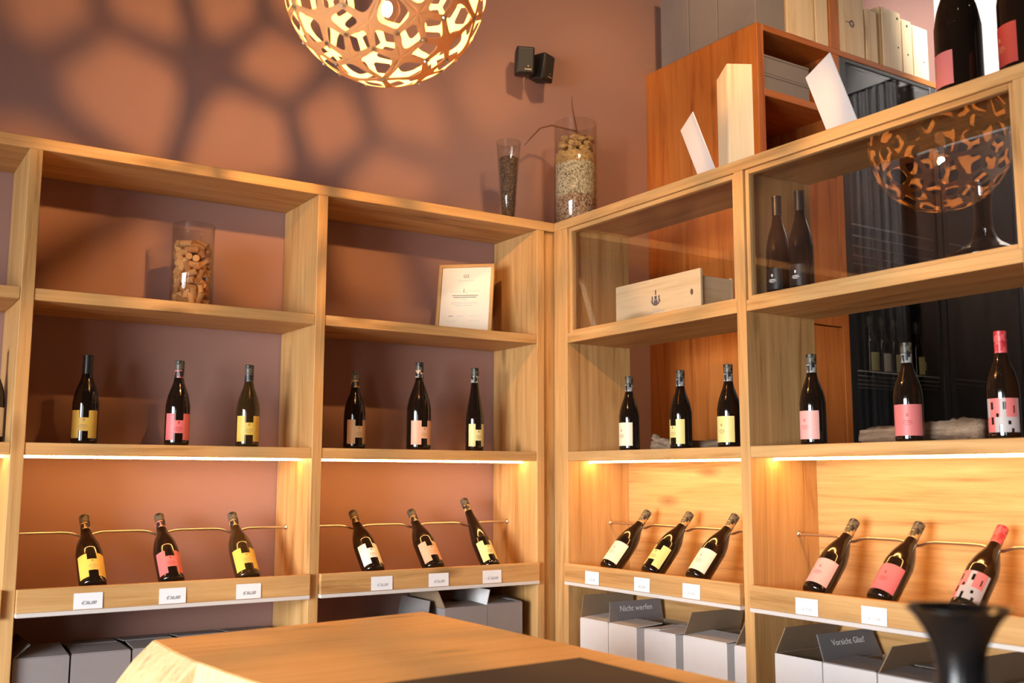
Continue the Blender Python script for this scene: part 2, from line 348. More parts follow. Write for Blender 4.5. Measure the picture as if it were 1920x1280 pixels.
right = thing('shelving_unit', (.165, -1.03, -1.2), 'oak room-divider shelving of two glazed bays beside the corner', 'shelving', 'fitted oak shelving')
def rb(name, y0, y1, x0, x1, z0, z1, mat, par=None, bev=.0015): return box(name, x0, x1, -y1, -y0, z0, z1, mat, par or right, bev)
for k, (a, b) in enumerate(YV): rb('upright', a+(.0005 if k == 0 else 0), b, 0, D, -1.2, TB-.0005, 'oak_z')
rb('top_board', -.0, YV[2][1], 0, D, TB, T, 'oak_y')
rb('corner_board', -D, -.0005, .0005, D, TB, T, 'oak_y')
RB = [(YV[i][1], YV[i+1][0]) for i in range(2)]
R_NECKS = [[.2969, .536, .7684], [1.2825, 1.5148, 1.7744]]
for i, (a, b) in enumerate(RB):
    rb('shelf', a+.0008, b-.0008, .001, D, AB, AT, 'oak_y')
    rb('shelf', a+.0008, b-.0008, .001, D, BB, BT, 'oak_y')
    s0 = a+.036 if i == 0 else a+.05
    rb('led_strip', a+.004, b-.004, .104, .118, BB-.0078, BB-.0002, 'led_glow', bev=0)
    tr = rb('bottle_tray', a+.0008, b-.0008, .0205, D-.02, RAILB, TRAYT, 'oak_y')
    rb('tray_lip', a+.0005, b-.0005, -.019, -.0003, LIPB+.0003, LIPT, 'oak_y', tr)
    rb('edge_rail', a+.0005, b-.0005, -.0195, .02, RAILB, LIPB, 'rail_grey', tr)
    rb('back_panel', a+.0008, b-.0008, D-.018, D, BASE+.0005, BB-.0005, 'oak_y')
    V, F = wave_rod(b-a-.006, [n-a-.003 for n in R_NECKS[i]])
    rod = link('bottle_rail', mesh('bottle_rail', V, F, 'rod_metal', True), right, (.2165, -a-.003, -.2275), (0, 0, -PI/2))
    for x, s in ((0, 1), (b-a-.006, -1)):
        V, F = lathe([(.0095, 0), (.0105, .002), (.009, .005), (.005, .009)], 20)
        link('rosette', mesh('rosette', V, F, 'rod_metal', True), rod, (x-s*.0028, 0, 0), (0, s*PI/2, 0), local=True)
    rb('base_shelf', a+.0008, b-.0008, .003, D, BASE-.03, BASE, 'oak_y')
    rb('plinth', a+.0008, b-.0008, .03, .05, -1.2, BASE-.031, 'oak_y')
    # glazed compartment
    fw = .017
    fr = rb('glazing_frame', a+.001, a+fw, .010, .036, AT+.0005, TB-.0005, 'oak_z')
    rb('glazing_frame', b-fw, b-.001, .010, .036, AT+.0005, TB-.0005, 'oak_z')
    rb('glazing_frame', a+fw, b-fw, .010, .036, AT+.0005, AT+.014, 'oak_y')
    rb('glazing_frame', a+fw, b-fw, .010, .036, TB-fw, TB-.0005, 'oak_y')
    rb('glass_pane', a+fw-.004, b-fw+.004, .020, .0218, AT+.012, TB-fw+.004, 'pane_glass', bev=0)

# ------------------------------------------------------------------ bottles
def prof_burgundy(h=.293, r=.041):
    s = h/.293
    return [(0, .004), (r*.80, .0), (r*.96, .0025), (r, .009), (r, .05*s), (r, .125*s), (r*.975, .142*s), (r*.86, .168*s), (r*.67, .192*s), (r*.50, .211*s), (.0165, .229*s), (.0150, .245*s), (.0148, h-.012), (.0148, h-.001), (0, h-.001)]
def prof_slim(h=.335, r=.0365):
    return [(0, .004), (r*.8, 0), (r*.96, .0025), (r, .009), (r, .12), (r*.985, .135), (r*.90, .160), (r*.76, .190), (r*.62, .220), (r*.48, .252), (.0152, .276), (.0147, .29), (.0147, h-.001), (0, h-.001)]
def body_mesh(prof, mat):
    flat = prof[1:4]; core = spline(prof[3:-1], 4)
    pr = [(.0008, .004)]+[prof[1], prof[2]]+core+[(.0008, prof[-1][1])]
    V, F = lathe(pr, 40); return mesh('glass_body', V, F, mat, True)
def label_mesh(r, z0, z1, half, notch, mats, patches=False):
    n = 26; hz = z1-z0; rows = [z0, z0+.26*hz, z0+.74*hz, z1]; V = []; F = []; I = []
    if patches: rows = [z0+hz*k/9 for k in range(10)]
    for z in rows:
        for i in range(n+1): a = math.radians(-half+2*half*i/n)-PI/2; V.append((r*math.cos(a), r*math.sin(a), z))
    rnd = random.Random(5)
    black = {(6, 5), (6, 6), (6, 14), (6, 15), (7, 5), (7, 6), (7, 14), (7, 15), (4, 9), (4, 10), (2, 5), (2, 6), (3, 5), (3, 6), (0, 11), (0, 12), (1, 11), (1, 12), (2, 17), (2, 18), (0, 19), (0, 20), (5, 21), (6, 21)}
    for j in range(len(rows)-1):
        for i in range(n):
            ang = -half+2*half*(i+.5)/n
            if notch and not patches and j in (0, 2) and abs(ang) < notch: continue
            F.append((j*(n+1)+i, j*(n+1)+i+1, (j+1)*(n+1)+i+1, (j+1)*(n+1)+i))
            if patches:
                pink = (j >= 4 and (i//4) % 3 != 0) or (j < 4 and i < 8)
                I.append(2 if (j, i) in black else (1 if pink else 0))
    return mesh('label', V, F, mats, True, I if patches else None)
def print_mesh(r, z0, z1, mat):
    V = []; F = []; hz = z1-z0
    for (zc, w, hh) in ((z0+.66*hz, 4, .0045), (z0+.47*hz, 15, .0011), (z0+.41*hz, 20, .0009), (z0+.35*hz, 12, .0009)):
        b = len(V); k = 6
        for i in range(k+1):
            a = math.radians(-w+2*w*i/k)-PI/2
            V += [(r*math.cos(a), r*math.sin(a), zc-hh), (r*math.cos(a), r*math.sin(a), zc+hh)]
        F += [(b+2*i, b+2*i+2, b+2*i+3, b+2*i+1) for i in range(k)]
    return mesh('label_print', V, F, mat)
def cap_mesh(kind, h, mat):
    if kind == 'capsule': pr = [(.0162, h-.066), (.0160, h-.03), (.0158, h-.008), (.0170, h-.007), (.0170, h-.001), (.0160, h), (.0006, h)]
    else: pr = [(.0158, h-.060), (.0160, h-.0585), (.0160, h-.034), (.0150, h-.033), (.0150, h-.030), (.0163, h-.029), (.0163, h-.012), (.0157, h-.011), (.0163, h-.010), (.0163, h-.002), (.0155, h), (.0006, h)]
    V, F = lathe(pr, 28)
    up = mat if (kind == 'capsule' or mat == 'cap_red') else 'cap_top'
    return mesh('cap', V, F, [mat, up], False, [0 if (sum(V[i][2] for i in f)/len(f) < h-.0315) else 1 for f in F])
plain('print_ink', (.42, .27, .10), rough=.7, noise=0)
_bc = {}
def bottle(spec, loc, turn, lean, face, label, group, name='wine_bottle'):
    """face 0: label looks to -y (left shelving), -90: label looks to -x (right shelving); lean tips the neck backwards"""
    key = tuple(sorted(spec.items()))
    if key not in _bc:
        sh = spec['shape']; h = spec['h']; r = spec['r']
        pr = prof_slim(h, r) if sh == 'slim' else prof_burgundy(h, r)
        d = {}
        d['glass_body'] = body_mesh(pr, spec['glass'])
        z0, z1 = spec.get('lz', (.020, .110))
        mats = ['lab_grey', 'lab_blush', 'glass_black'] if spec.get('patch') else spec['lab']
        d['label'] = label_mesh(r+.0007, z0, z1, spec.get('half', 66), spec.get('notch', 0), mats, spec.get('patch', False))
        if not spec.get('patch'): d['print'] = print_mesh(r+.0011, z0, z1, spec.get('ink', 'print_ink'))
        d['cap'] = cap_mesh(spec.get('ck', 'screw'), h, spec['cap'])
        _bc[key] = d
    d = _bc[key]
    o = thing(name, loc, label, 'bottle', group, rot=(-lean, 0, math.radians(face)))
    link('glass_body', d['glass_body'], o, (0, 0, 0), local=True)
    lb = link('label', d['label'], o, (0, 0, 0), (0, 0, math.radians(turn)), local=True)
    if 'print' in d: link('label_print', d['print'], lb, (0, 0, 0), local=True)
    link('cap', d['cap'], o, (0, 0, 0), local=True)
    return o
def B(shape='bur', h=.293, r=.041, glass='glass_black', lab='lab_yellow', cap='cap_black', **k): return dict(shape=shape, h=h, r=r, glass=glass, lab=lab, cap=cap, **k)
YEL1 = B(cap='capsule_black', ck='capsule', notch=19); ROSE = B(lab='lab_rose', cap='cap_rose', notch=19, ink='lab_red'); YEL2 = B(cap='cap_black', glass='glass_brown', notch=19)
TAN = B(lab='lab_tan', cap='cap_tan', notch=19); SALM = B(h=.345, r=.0475, lab='lab_salmon', cap='cap_salmon', notch=15, lz=(.022, .115)); LEM = B('slim', .338, .0365, lab='lab_lemon', cap='cap_lemon', notch=18)
CREAM = B(lab='lab_cream', cap='cap_silver'); YELR = B(lab='lab_pale', cap='cap_silver', notch=19); PALE = B(lab='lab_pale', cap='cap_silver')
PINK = B(lab='lab_pink', cap='cap_silver', ink='lab_rose'); RRED = B(lab='lab_blush', cap='cap_silver', ink='lab_red'); PATCH = B(lab='lab_grey', cap='cap_red', patch=True)
IV = B(lab='lab_ivory', cap='cap_tan', notch=19); SALS = B(lab='lab_salmon', cap='cap_tan', notch=19); LEMS = B('slim', .338, .0365, lab='lab_lemon', cap='cap_tan', notch=18)
YELD = B(cap='cap_tan', notch=19); ROSD = B(lab='lab_rose', cap='cap_rose', notch=19, ink='lab_red'); YELC = B(cap='cap_tan', glass='glass_brown', notch=19)
CREAD = B(lab='lab_cream', cap='cap_tan'); YELRD = B(lab='lab_pale', cap='cap_tan', notch=19); PALED = B(lab='lab_cream', cap='cap_tan', half=64)
zs = BT+.0006
GS = 'bottles standing on the lower shelf'; GL = 'bottles leaning on the metal rails'
for spec, x, turn, lab in (
    (YEL1, -1.7765, -16, 'upright dark bottle, yellow H-shaped label, long plain black capsule'),
    (ROSE, -1.4785, -8, 'upright dark bottle, rose-red H-shaped label, pink and black cap'),
    (YEL2, -1.2315, -11, 'upright brown-glass bottle, yellow H-shaped label, nearest the middle upright'),
    (TAN, -.8175, 0, 'upright dark bottle, tan H-shaped label, left of the large magnum'),
    (SALM, -.5435, 0, 'large magnum bottle standing upright with salmon H-shaped label'),
    (LEM, -.2875, -5, 'slender tall bottle standing upright with lemon H-shaped label')):
    bottle(spec, (x, .155, zs), turn, 0, 0, lab, GS)
bottle(IV, (-2.0575, .155, zs), 0, 0, 0, 'dark bottle cut off by the left picture edge on the lower shelf', GS)
for spec, y, turn, lab in (
    (CREAM, .2925, 0, 'upright dark bottle, plain cream label, nearest the corner on the glazed shelving'),
    (YELR, .5870, 0, 'upright dark bottle, pale yellow H-notched label, in front of the gnarled vine wood'),
    (PALE, .8330, 4, 'upright dark bottle, plain yellow label, beside the right shelving middle upright'),
    (PINK, 1.2030, 0, 'upright dark bottle, pale pink label turned left, in the far right bay'),
    (RRED, 1.5560, 28, 'upright dark bottle, strong pink label, in front of the long vine log'),
    (PATCH, 1.8500, 22, 'upright bottle with red cap and patchwork label, right end of lower shelf')):
    bottle(spec, (.152, -y, zs), turn, 0, -90, lab, GS)
th = math.radians(43); zl = TRAYT+.041*math.sin(th)+.0012
for spec, x, lab in (
    (YELD, -1.7468, 'leaning bottle, yellow H label, leftmost on the rail of the left bay'),
    (ROSD, -1.5041, 'leaning bottle with coral-red H label, middle of the left bay rail'),
    (YELC, -1.2489, 'leaning brown-glass bottle, yellow H label, next to the middle upright'),
    (IV, -.7804, 'leaning bottle with ivory white H label on the metal rail'),
    (SALS, -.5300, 'leaning bottle with salmon H label, between ivory and lemon labels'),
    (LEMS, -.2767, 'long slender leaning bottle with lemon H label by the corner')):
    tt = math.radians(40) if spec is LEMS else th
    bottle(spec, (x, .037, zl if spec is not LEMS else TRAYT+.0365*math.sin(tt)+.0012), -4, tt, 0, lab, GL)
th = math.radians(43); zl = TRAYT+.041*math.sin(th)+.0012
for spec, y, lab in (
    (CREAD, .2969, 'leaning bottle with plain cream label, nearest the corner on the right'),
    (YELRD, .5360, 'leaning bottle, pale yellow notched label, middle of its row of three'),
    (PALED, .7684, 'leaning bottle, plain ivory-yellow label, beside the right middle upright'),
    (B(lab='lab_pink', cap='cap_tan', ink='lab_rose'), 1.2825, 'leaning bottle with plain pale pink label on the right rail'),
    (B(lab='lab_rose', cap='cap_tan', ink='lab_red'), 1.5148, 'leaning bottle with plain strong pink label on the right rail'),
    (PATCH, 1.7744, 'leaning bottle with red cap and pink-grey patchwork label')):
    bottle(spec, (.037, -y, zl), 8, th, -90, lab, GL)
# dark magnums in the glazed bay, double magnums on top
MAG = B(h=.347, r=.0395, lab='capsule_black', cap='capsule_black', ck='capsule', ink='ink_white', lz=(.03, .10), half=50)
bottle(MAG, (.095, -1.130, AT+.0006), 10, 0, -90, 'tall black bottle with black label behind glass, left of the pair', 'black bottles in the glazed bay')
bottle(MAG, (.105, -1.218, AT+.0006), 10, 0, -90, 'tall black bottle with black label behind glass, right of the pair', 'black bottles in the glazed bay')
BIG = B(h=.455, r=.064, lab='lab_blush', cap='capsule_black', ck='capsule', lz=(.030, .128), half=50)
BIG2 = B(h=.455, r=.064, lab='lab_red', cap='capsule_black', ck='capsule', lz=(.030, .142), half=50)
bottle(BIG, (.115, -1.800, T+.0006), -33, 0, -90, 'huge dark bottle with pink label on top board, left of two', 'huge bottles on the top board')
bottle(BIG2, (.115, -1.990, T+.0006), -36, 0, -90, 'huge dark bottle with dark red label at top right corner', 'huge bottles on the top board')

# ------------------------------------------------------------------ price cards
def card(cx, cy, face, txt, label, ink='ink', tz=-.006, size=.0150):
    w, hh = .084, .048
    c = thing('price_card', (cx, cy, -.4225), label, 'price card', 'handwritten price cards', rot=(0, 0, math.radians(face)))
    link('card_sheet', boxmesh('card_sheet', w, .0012, hh, 'paper', 0), c, (0, 0, 0), (math.radians(-1.5), 0, 0), local=True)
    link('price_lettering', text_mesh(txt, size, ink, .35), c, (0, -.0018, tz), (PI/2, 0, 0), local=True)
for x, txt, lab in ((-1.7722, '€36,00', 'white price card under the leftmost leaning yellow-label bottle'), (-1.5177, '€36,00', 'white price card under the coral-red leaning bottle'),
        (-1.2683, '€36,00', 'white price card under the brown-glass leaning bottle'), (-.7782, '€36,00', 'white price card under the ivory-label leaning bottle'),
        (-.5452, '€36,00', 'white price card under the salmon-label leaning bottle'), (-.3112, '€ 26,00', 'white price card under the long slender leaning bottle')):
    card(x, -.0210, 0, txt, lab, 'ink_pen' if x < -1 else 'ink_faint')
for y, txt, lab in ((.2687, '€ 8,70', 'white price card under the cream-label leaning bottle'), (.557, '€ 8,50', 'white price card under the pale yellow notched leaning bottle'),
        (.810, '€ 9,50', 'white price card under the ivory-yellow leaning bottle'), (1.302, '€ 9,50', 'white price card under the pale pink leaning bottle'), (1.539, '€ 12,00', 'white price card under the strong pink leaning bottle')):
    card(-.0210, -y, -90, txt, lab, 'ink_faint', -.008, .013)

# ------------------------------------------------------------------ cartons
def carton(x0, x1, y0, y1, zt, flaps, label, mat='carton_grey', zb=BASE+.0006, inner='carton_brown', top=True):
    cx, cy = (x0+x1)/2, (y0+y1)/2
    o = thing('wine_carton', (cx, cy, zb), label, 'carton', 'grey wine cartons in the bottom bays')
    tk = .004; w = x1-x0; d = y1-y0; h = zt-zb
    V = []; F = []
    for (a, b, z) in ((w/2, d/2, 0), (w/2, d/2, h), (w/2-tk, d/2-tk, h), (w/2-tk, d/2-tk, .006)):
        V += [(-a, -b, z), (a, -b, z), (a, b, z), (-a, b, z)]
    for j in range(3):
        for i in range(4): k = (i+1) % 4; F.append((j*4+i, j*4+k, (j+1)*4+k, (j+1)*4+i))
    F += [(3, 2, 1, 0), (12, 13, 14, 15)]
    link('carton_body', mesh('carton_body', V, F, [mat, inner], mi=[0]*8+[1]*4+[0, 1]), o, (0, 0, 0), local=True)
    for fl in flaps:
        side, ang, ln = fl[:3]; a = math.radians(ang)
        if side[0] == 'x': s = -1 if side[1] == '-' else 1; e0, e1 = Vector((s*(w/2-.001), -d/2+.003, h+.002)), Vector((s*(w/2-.001), d/2-.003, h+.002)); inn = Vector((-s, 0, 0))
        else: s = -1 if side[1] == '-' else 1; e0, e1 = Vector((-w/2+.003, s*(d/2-.001), h+.002)), Vector((w/2-.003, s*(d/2-.001), h+.002)); inn = Vector((0, -s, 0))
        v = inn*math.cos(a)+Vector((0, 0, math.sin(a))); e = (e1-e0)
        c0 = e0+e*.03+v*ln; c1 = e1-e*.03+v*ln; nn = e.cross(v)
        if nn.dot(inn) < 0: nn = -nn
        V, F = flatsheet([e0, e1, c1, c0], .0035, nn)
        fm = link('flap', mesh('flap', V, F, fl[3] if len(fl) > 3 else mat), o, (0, 0, 0), local=True)
        if len(fl) > 4:
            # lettering lies on the face turned to the viewer
            ctr = (e0+e1)/2+v*ln*.62; ex = e.normalized(); face = fl[5]
            ez = Vector(face); ez = (ez-ez.dot(ex)*ex-ez.dot(v)*v).normalized(); ey = v
            if ex.cross(ey).dot(ez) < 0: ex = -ex
            R3 = Matrix((ex, ey, ez)).transposed()
            tx = link('lettering', text_mesh(fl[4], fl[6], 'ink_white'), fm, ctr+ez*.0022, local=True); tx.rotation_euler = R3.to_euler()
    return o
zc2 = -.588
for i, (a, b, fl) in enumerate(((-1.967, -1.809, [('y-', 9, .13), ('y+', 2, .12), ('x-', 40, .06, 'carton_dark')]), (-1.803, -1.628, [('y-', 3, .13), ('y+', 3, .12)]), (-1.622, -1.452, [('y-', 3, .13), ('y+', 3, .12)]), (-1.446, -1.276, [('y-', 3, .13), ('y+', 3, .12)]), (-1.270, -1.100, [('y-', 4, .13), ('y+', 3, .12)]))):
    carton(a, b, .022, .300, zc2, fl, ('closed grey wine carton in the left bay, leftmost', 'closed grey wine carton, second from the left upright', 'closed grey wine carton in the left bay behind the table corner', 'closed grey wine carton just visible over the table edge, left', 'closed grey wine carton just visible over the table edge, right')[i])
carton(-.4924, -.3056, .022, .290, -.537, [('y-', 3, .12), ('x-', 112, .07, 'carton_brown'), ('x+', 108, .06, 'carton_pale')], 'grey wine carton with raised pale flap behind the table corner')
carton(-.3036, -.1427, .022, .290, -.532, [('y-', 6, .12, 'carton_dark'), ('x+', 12, .05, 'carton_dark')], 'grey wine carton beside the corner upright')
carton(-.715, -.545, .060, .310, -.600, [('x+', 100, .09, 'carton_grey'), ('y-', 100, .05, 'carton_dark')], 'open grey wine carton half hidden behind the table')
CP = 'carton_pale'
carton(.022, .295, -.308, -.136, zc2, [('x-', 4, .13), ('y+', 86, .085, 'carton_brown')], 'pale wine carton nearest the corner with upright brown flap', CP)
carton(.022, .295, -.474, -.312, zc2, [('x-', 3, .13), ('y+', 95, .075, 'carton_grey', 'Nicht werfen', (0, -1, 0), .030)], 'pale wine carton with grey lettered flap standing up', CP)
carton(.022, .295, -.681, -.516, -.586, [('x-', 3, .13), ('x+', 2, .12), ('y+', 4, .07)], 'pale wine carton with flat closed flaps below the divider shelf', CP)
carton(.022, .295, -.9265, -.719, -.583, [('x-', 4, .13), ('y+', 68, .085, 'carton_brown')], 'pale wine carton with slanting brown flap', CP)
carton(.030, .295, -1.022, -.952, -.586, [('y+', 62, .08, 'carton_brown'), ('x-', 3, .12)], 'narrow pale wine carton squeezed against the middle upright', CP)
carton(.022, .295, -1.314, -1.132, -.582, [('y+', 66, .085, 'carton_brown')], 'open pale wine carton, first in the far right bay', CP)
carton(.022, .295, -1.505, -1.318, -.584, [('y+', 112, .080, 'carton_dark', 'Vorsicht Glas!', (0, -1, 0), .026), ('x-', 5, .12, 'carton_grey')], 'pale wine carton with dark lettered flap leaning left', CP)
carton(.022, .295, -1.705, -1.510, -.586, [('y+', 62, .085, 'carton_brown'), ('x-', 4, .12, 'carton_grey'), ('x+', 4, .12, 'carton_grey')], 'pale wine carton with brown flap behind the black vessel', CP)
carton(.022, .295, -1.985, -1.800, -.586, [('y+', 80, .085, 'carton_brown'), ('x-', 4, .12, 'carton_grey')], 'pale wine carton at the lower right picture corner', CP)

# ------------------------------------------------------------------ jar of corks
def glass_cyl(r0, r1, h, th=.004, n=48):
    pr = [(.0008, 0), (r0-.003, 0), (r0, .003), (r1, h-.002), (r1-th*.5, h), (r1-th, h-.002), (r0-th, .012), (.0008, .012)]
    return lathe(pr, n, False, False)
jx, jy = -1.449, .158
jar = thing('glass_jar', (jx, jy, AT+.0006), 'clear glass cylinder filled with corks on the upper left shelf', 'jar')
V, F = glass_cyl(.073, .073, .300); link('glass_wall', mesh('glass_wall', V, F, 'vase_glass', True), jar, (0, 0, 0), local=True)
pr = [(.0006, -.0225), (.0112, -.0225), (.0120, -.0215), (.0120, .0215), (.0112, .0225), (.0006, .0225)]
V, F = lathe(pr, 14); CORK = mesh('cork', V, F, 'cork', False)
rnd = random.Random(3); placed = []; z = .027
tries = 0
zlev = AT+.0006
# layered pile: corks on rings, loosely tumbled
lay = 0; zz = .028
while zz < .242:
    for ring, cnt in ((.0535, 10), (.024, 4)):
        for k in range(cnt):
            a = 2*PI*(k+.5*(lay % 2))/cnt+rnd.uniform(-.12, .12)
            lim = .0665-.0195
            rr = min(ring+rnd.uniform(-.004, .002), lim)
            ty = rnd.random()
            if ty < .40: rot = (PI/2+rnd.uniform(-.5, .5), 0, a+rnd.uniform(-.35, .35))     # tangential
            elif ty < .70: rot = (rnd.uniform(-.45, .45), rnd.uniform(-.45, .45), 0)
            else: rot = (PI/2+rnd.uniform(-.4, .4), 0, a+PI/2+rnd.uniform(-.3, .3)); rr = min(rr, .041)
            p = Vector((jx+rr*math.cos(a), jy+rr*math.sin(a), zlev+zz+rnd.uniform(-.006, .006)))
            o = link('cork', CORK, None, p, rot)
            tag(o, 'wine cork in the pile inside the glass cylinder', 'cork', 'corks in the glass cylinder')
    zz += .0215; lay += 1

# ------------------------------------------------------------------ framed certificate
yaw, lean = math.radians(42), math.radians(15); cw, ch = .235, .320
BRc = Vector((-.250, .095, AT+.0015)); ex = Vector((math.cos(yaw), -math.sin(yaw), 0)); nn = Vector((math.sin(yaw), math.cos(yaw), 0)); sv = Vector((0, 0, math.cos(lean)))+nn*math.sin(lean)
base = BRc-ex*cw/2
cert = thing('picture_frame', base, 'framed certificate in light wood frame leaning on the upper shelf', 'picture frame')
Rm = Matrix((ex, ex.cross(sv)*-1, sv)).transposed()   # local x along the width, local y backwards, local z up the frame
cert.rotation_euler = Rm.to_euler()
def cb(name, x0, x1, z0, z1, y0, y1, mat, par=cert): return box(name, x0, x1, y0, y1, z0, z1, mat, par, .001, True)
fwid = .0135
cb('frame_bar', -cw/2, cw/2, 0, fwid, 0, .016, 'oak_x'); cb('frame_bar', -cw/2, cw/2, ch-fwid, ch, 0, .016, 'oak_x')
cb('frame_bar', -cw/2, -cw/2+fwid, fwid, ch-fwid, 0, .016, 'oak_z'); cb('frame_bar', cw/2-fwid, cw/2, fwid, ch-fwid, 0, .016, 'oak_z')
sheet = cb('certificate_sheet', -cw/2+fwid, cw/2-fwid, fwid, ch-fwid, .006, .012, 'paper_cream')
def ptext(txt, x, z, size, mat='ink', shear=0): link('lettering', text_mesh(txt, size, mat, shear), cert, (x, .0052, z), (PI/2, 0, 0), local=True)
ptext('G5', 0, .265, .021); ptext('1.', -.004, .198, .026)
def pl(x0, x1, z, h=.0012, mat='ink_faint'): cb('printed_line', x0, x1, z, z+h, .0050, .0058, mat)
pl(-.034, .034, .244, .0022)
pl(-.064, -.022, .196); pl(.018, .060, .196)
pl(-.056, .054, .176, .0026, 'ink'); pl(-.050, .048, .168, .0026, 'ink'); pl(-.014, .010, .158, .0018)
pl(-.058, .052, .146, .0016); pl(-.062, .058, .139, .0016); pl(-.040, .030, .131, .0016)
pl(-.066, -.046, .084, .0018, 'ink'); pl(-.03, .000, .084, .0012); pl(.02, .062, .084, .0012); pl(-.076, -.03, .062, .001); pl(.02, .066, .062, .001)

# ------------------------------------------------------------------ glass vases with soil samples on the top boards
def solid(prof, mat, n=40):
    V, F = lathe([(.0008, prof[0][1])]+prof+[(.0008, prof[-1][1])], n); return mesh('soil', V, F, mat, True)
vx, vy = .228, .150
vase = thing('glass_vase', (vx, vy, T+.0006), 'tall glass cylinder with layered soil and dry twig in the corner', 'vase')
V, F = glass_cyl(.096, .096, .520, .005); link('glass_wall', mesh('glass_wall', V, F, 'vase_glass', True), vase, (0, 0, 0), local=True)
def layer(name, z0, z1, r, mat, wob=0.0):
    rnd2 = random.Random(int(z0*1000)); n = 36; V, F = lathe([(.0008, z0), (r, z0), (r, z1), (r*.7, z1+.004), (r*.35, z1-.003), (.0008, z1)], n)
    V = [(x, y, z+(wob*(math.sin(3*math.atan2(y, x)+1)+.6*math.sin(7*math.atan2(y, x))) if math.hypot(x, y) > .002 and z > .02 else 0)) for (x, y, z) in V]
    o = link(name, mesh(name, V, F, mat, False), vase, (0, 0, 0), local=True); o['kind'] = 'stuff'; return o
layer('gravel_layer', .0135, .175, .0895, 'gravel_red', .004); layer('gravel_layer', .1755, .325, .0895, 'gravel_pale', .004); layer('sand_layer', .3255, .372, .0895, 'gravel_clay', .004)
r3 = random.Random(9)
for k in range(22):
    bm = bmesh.new(); bmesh.ops.create_icosphere(bm, subdivisions=2, radius=r3.uniform(.016, .026))
    for v in bm.verts: v.co = Vector((v.co.x*1.15, v.co.y, v.co.z*.8))*(1+r3.uniform(-.28, .22))
    me = bpy.data.meshes.new('clod'); bm.to_mesh(me); bm.free(); me.materials.append(MATS['gravel_clay'])
    a = k*2.4; rr = .058 if k % 4 else .02
    link('clod', me, vase, (rr*math.cos(a), rr*math.sin(a), .388+.0030*k), local=True)
for path, rd in (([(-.01, .0, .395), (.004, -.02, .45), (-.008, -.02, .480), (-.018, -.015, .545), (-.024, -.01, .585), (-.028, -.01, .640)], [.004, .004, .004, .003, .0025, .0012]),
                 ([(-.010, -.02, .478), (-.05, .0, .486), (-.11, .03, .500), (-.155, .055, .485), (-.19, .075, .44), (-.215, .09, .405)], [.004, .0042, .004, .0035, .003, .0012]),
                 ([(.004, -.02, .45), (.03, -.035, .462), (.06, -.045, .45), (.085, -.03, .43)], [.0035, .003, .0025, .0015])):
    V, F = tube([tuple(p) for p in path], rd, 8); link('twig', mesh('twig', V, F, 'twig_brown', True), vase, (0, 0, 0), local=True)
fl = thing('conical_vase', (-.121, .165, T+.0006), 'slim conical glass vase with dark soil on the top board', 'vase')
V, F = glass_cyl(.026, .054, .375, .0035); link('glass_wall', mesh('glass_wall', V, F, 'vase_glass', True), fl, (0, 0, 0), local=True)
V, F = lathe([(.0008, .0135), (.0225, .0135), (.0415, .30), (.030, .306), (.0008, .303)], 32)
o = link('soil_fill', mesh('soil_fill', V, F, 'gravel_dark', True), fl, (0, 0, 0), local=True); o['kind'] = 'stuff'
bm = bmesh.new(); bmesh.ops.create_cone(bm, segments=20, radius1=.030, radius2=.022, depth=.034, cap_ends=True)
me = bpy.data.meshes.new('puck'); bm.to_mesh(me); bm.free(); me.materials.append(MATS['black_plastic'])
tag(link('round_stand', me, None, (.115, -.255, T+.0176)), 'small round black cap lying on the top board beside the soil cylinder', 'cap')

# ------------------------------------------------------------------ wall loudspeakers
def speaker(c, rz, rx, label):
    o = thing('loudspeaker', c, label, 'loudspeaker', 'small wall loudspeakers', rot=(rx, 0, rz))
    bm = bmesh.new(); bmesh.ops.create_cube(bm, size=1)
    for v in bm.verts: v.co = Vector((v.co.x*(.084 if v.co.y < 0 else .070), v.co.y*.085, v.co.z*(.124 if v.co.y < 0 else .112)))
    bmesh.ops.bevel(bm, geom=list(bm.edges), offset=.010, segments=3, affect='EDGES', profile=.6)
    me = bpy.data.meshes.new('speaker_case'); bm.to_mesh(me); bm.free(); me.materials.append(MATS['black_plastic'])
    for pl_ in me.polygons: pl_.use_smooth = True
    link('speaker_case', me, o, (0, 0, 0), local=True)
    link('speaker_grille', boxmesh('speaker_grille', .066, .003, .104, 'leather', .001), o, (0, -.0430, 0), local=True)
    link('badge', boxmesh('badge', .030, .001, .0045, 'rivet_metal', 0), o, (.012, -.0448, -.040), local=True)
    link('badge', boxmesh('badge', .004, .001, .007, 'rivet_metal', 0), o, (.012, -.0448, -.026), local=True)
    V, F = tube([(0, .04, 0), (0, .075, 0)], .008, 10); link('bracket', mesh('bracket', V, F, 'black_metal', True), o, (0, 0, 0), local=True)
speaker((.008, .240, 1.797), math.radians(-22), math.radians(8), 'black loudspeaker cube on the back wall, left of the joined pair')
speaker((.1085, .246, 1.792), math.radians(20), math.radians(8), 'black loudspeaker cube on the back wall, right of the joined pair')

# ------------------------------------------------------------------ coral pendant lamp
LC = Vector((-1.2567, -0.9426, 1.3318)); LR = .2855
lamp = thing('pendant_lamp', LC, 'round openwork plywood pendant lamp glowing from within', 'lamp')
phi = (1+5**.5)/2
def gens():
    g = [Matrix.Identity(3)]; G = [Matrix.Rotation(2*PI/5, 3, Vector((0, 1, phi))), Matrix.Rotation(2*PI/3, 3, Vector((1, 1, 1)))]
    i = 0
    while i < len(g):
        for h in G:
            m = h @ g[i]
            if not any(max(abs(m[a][b]-k[a][b]) for a in range(3) for b in range(3)) < 1e-4 for k in g): g.append(m)
        i += 1
    return g
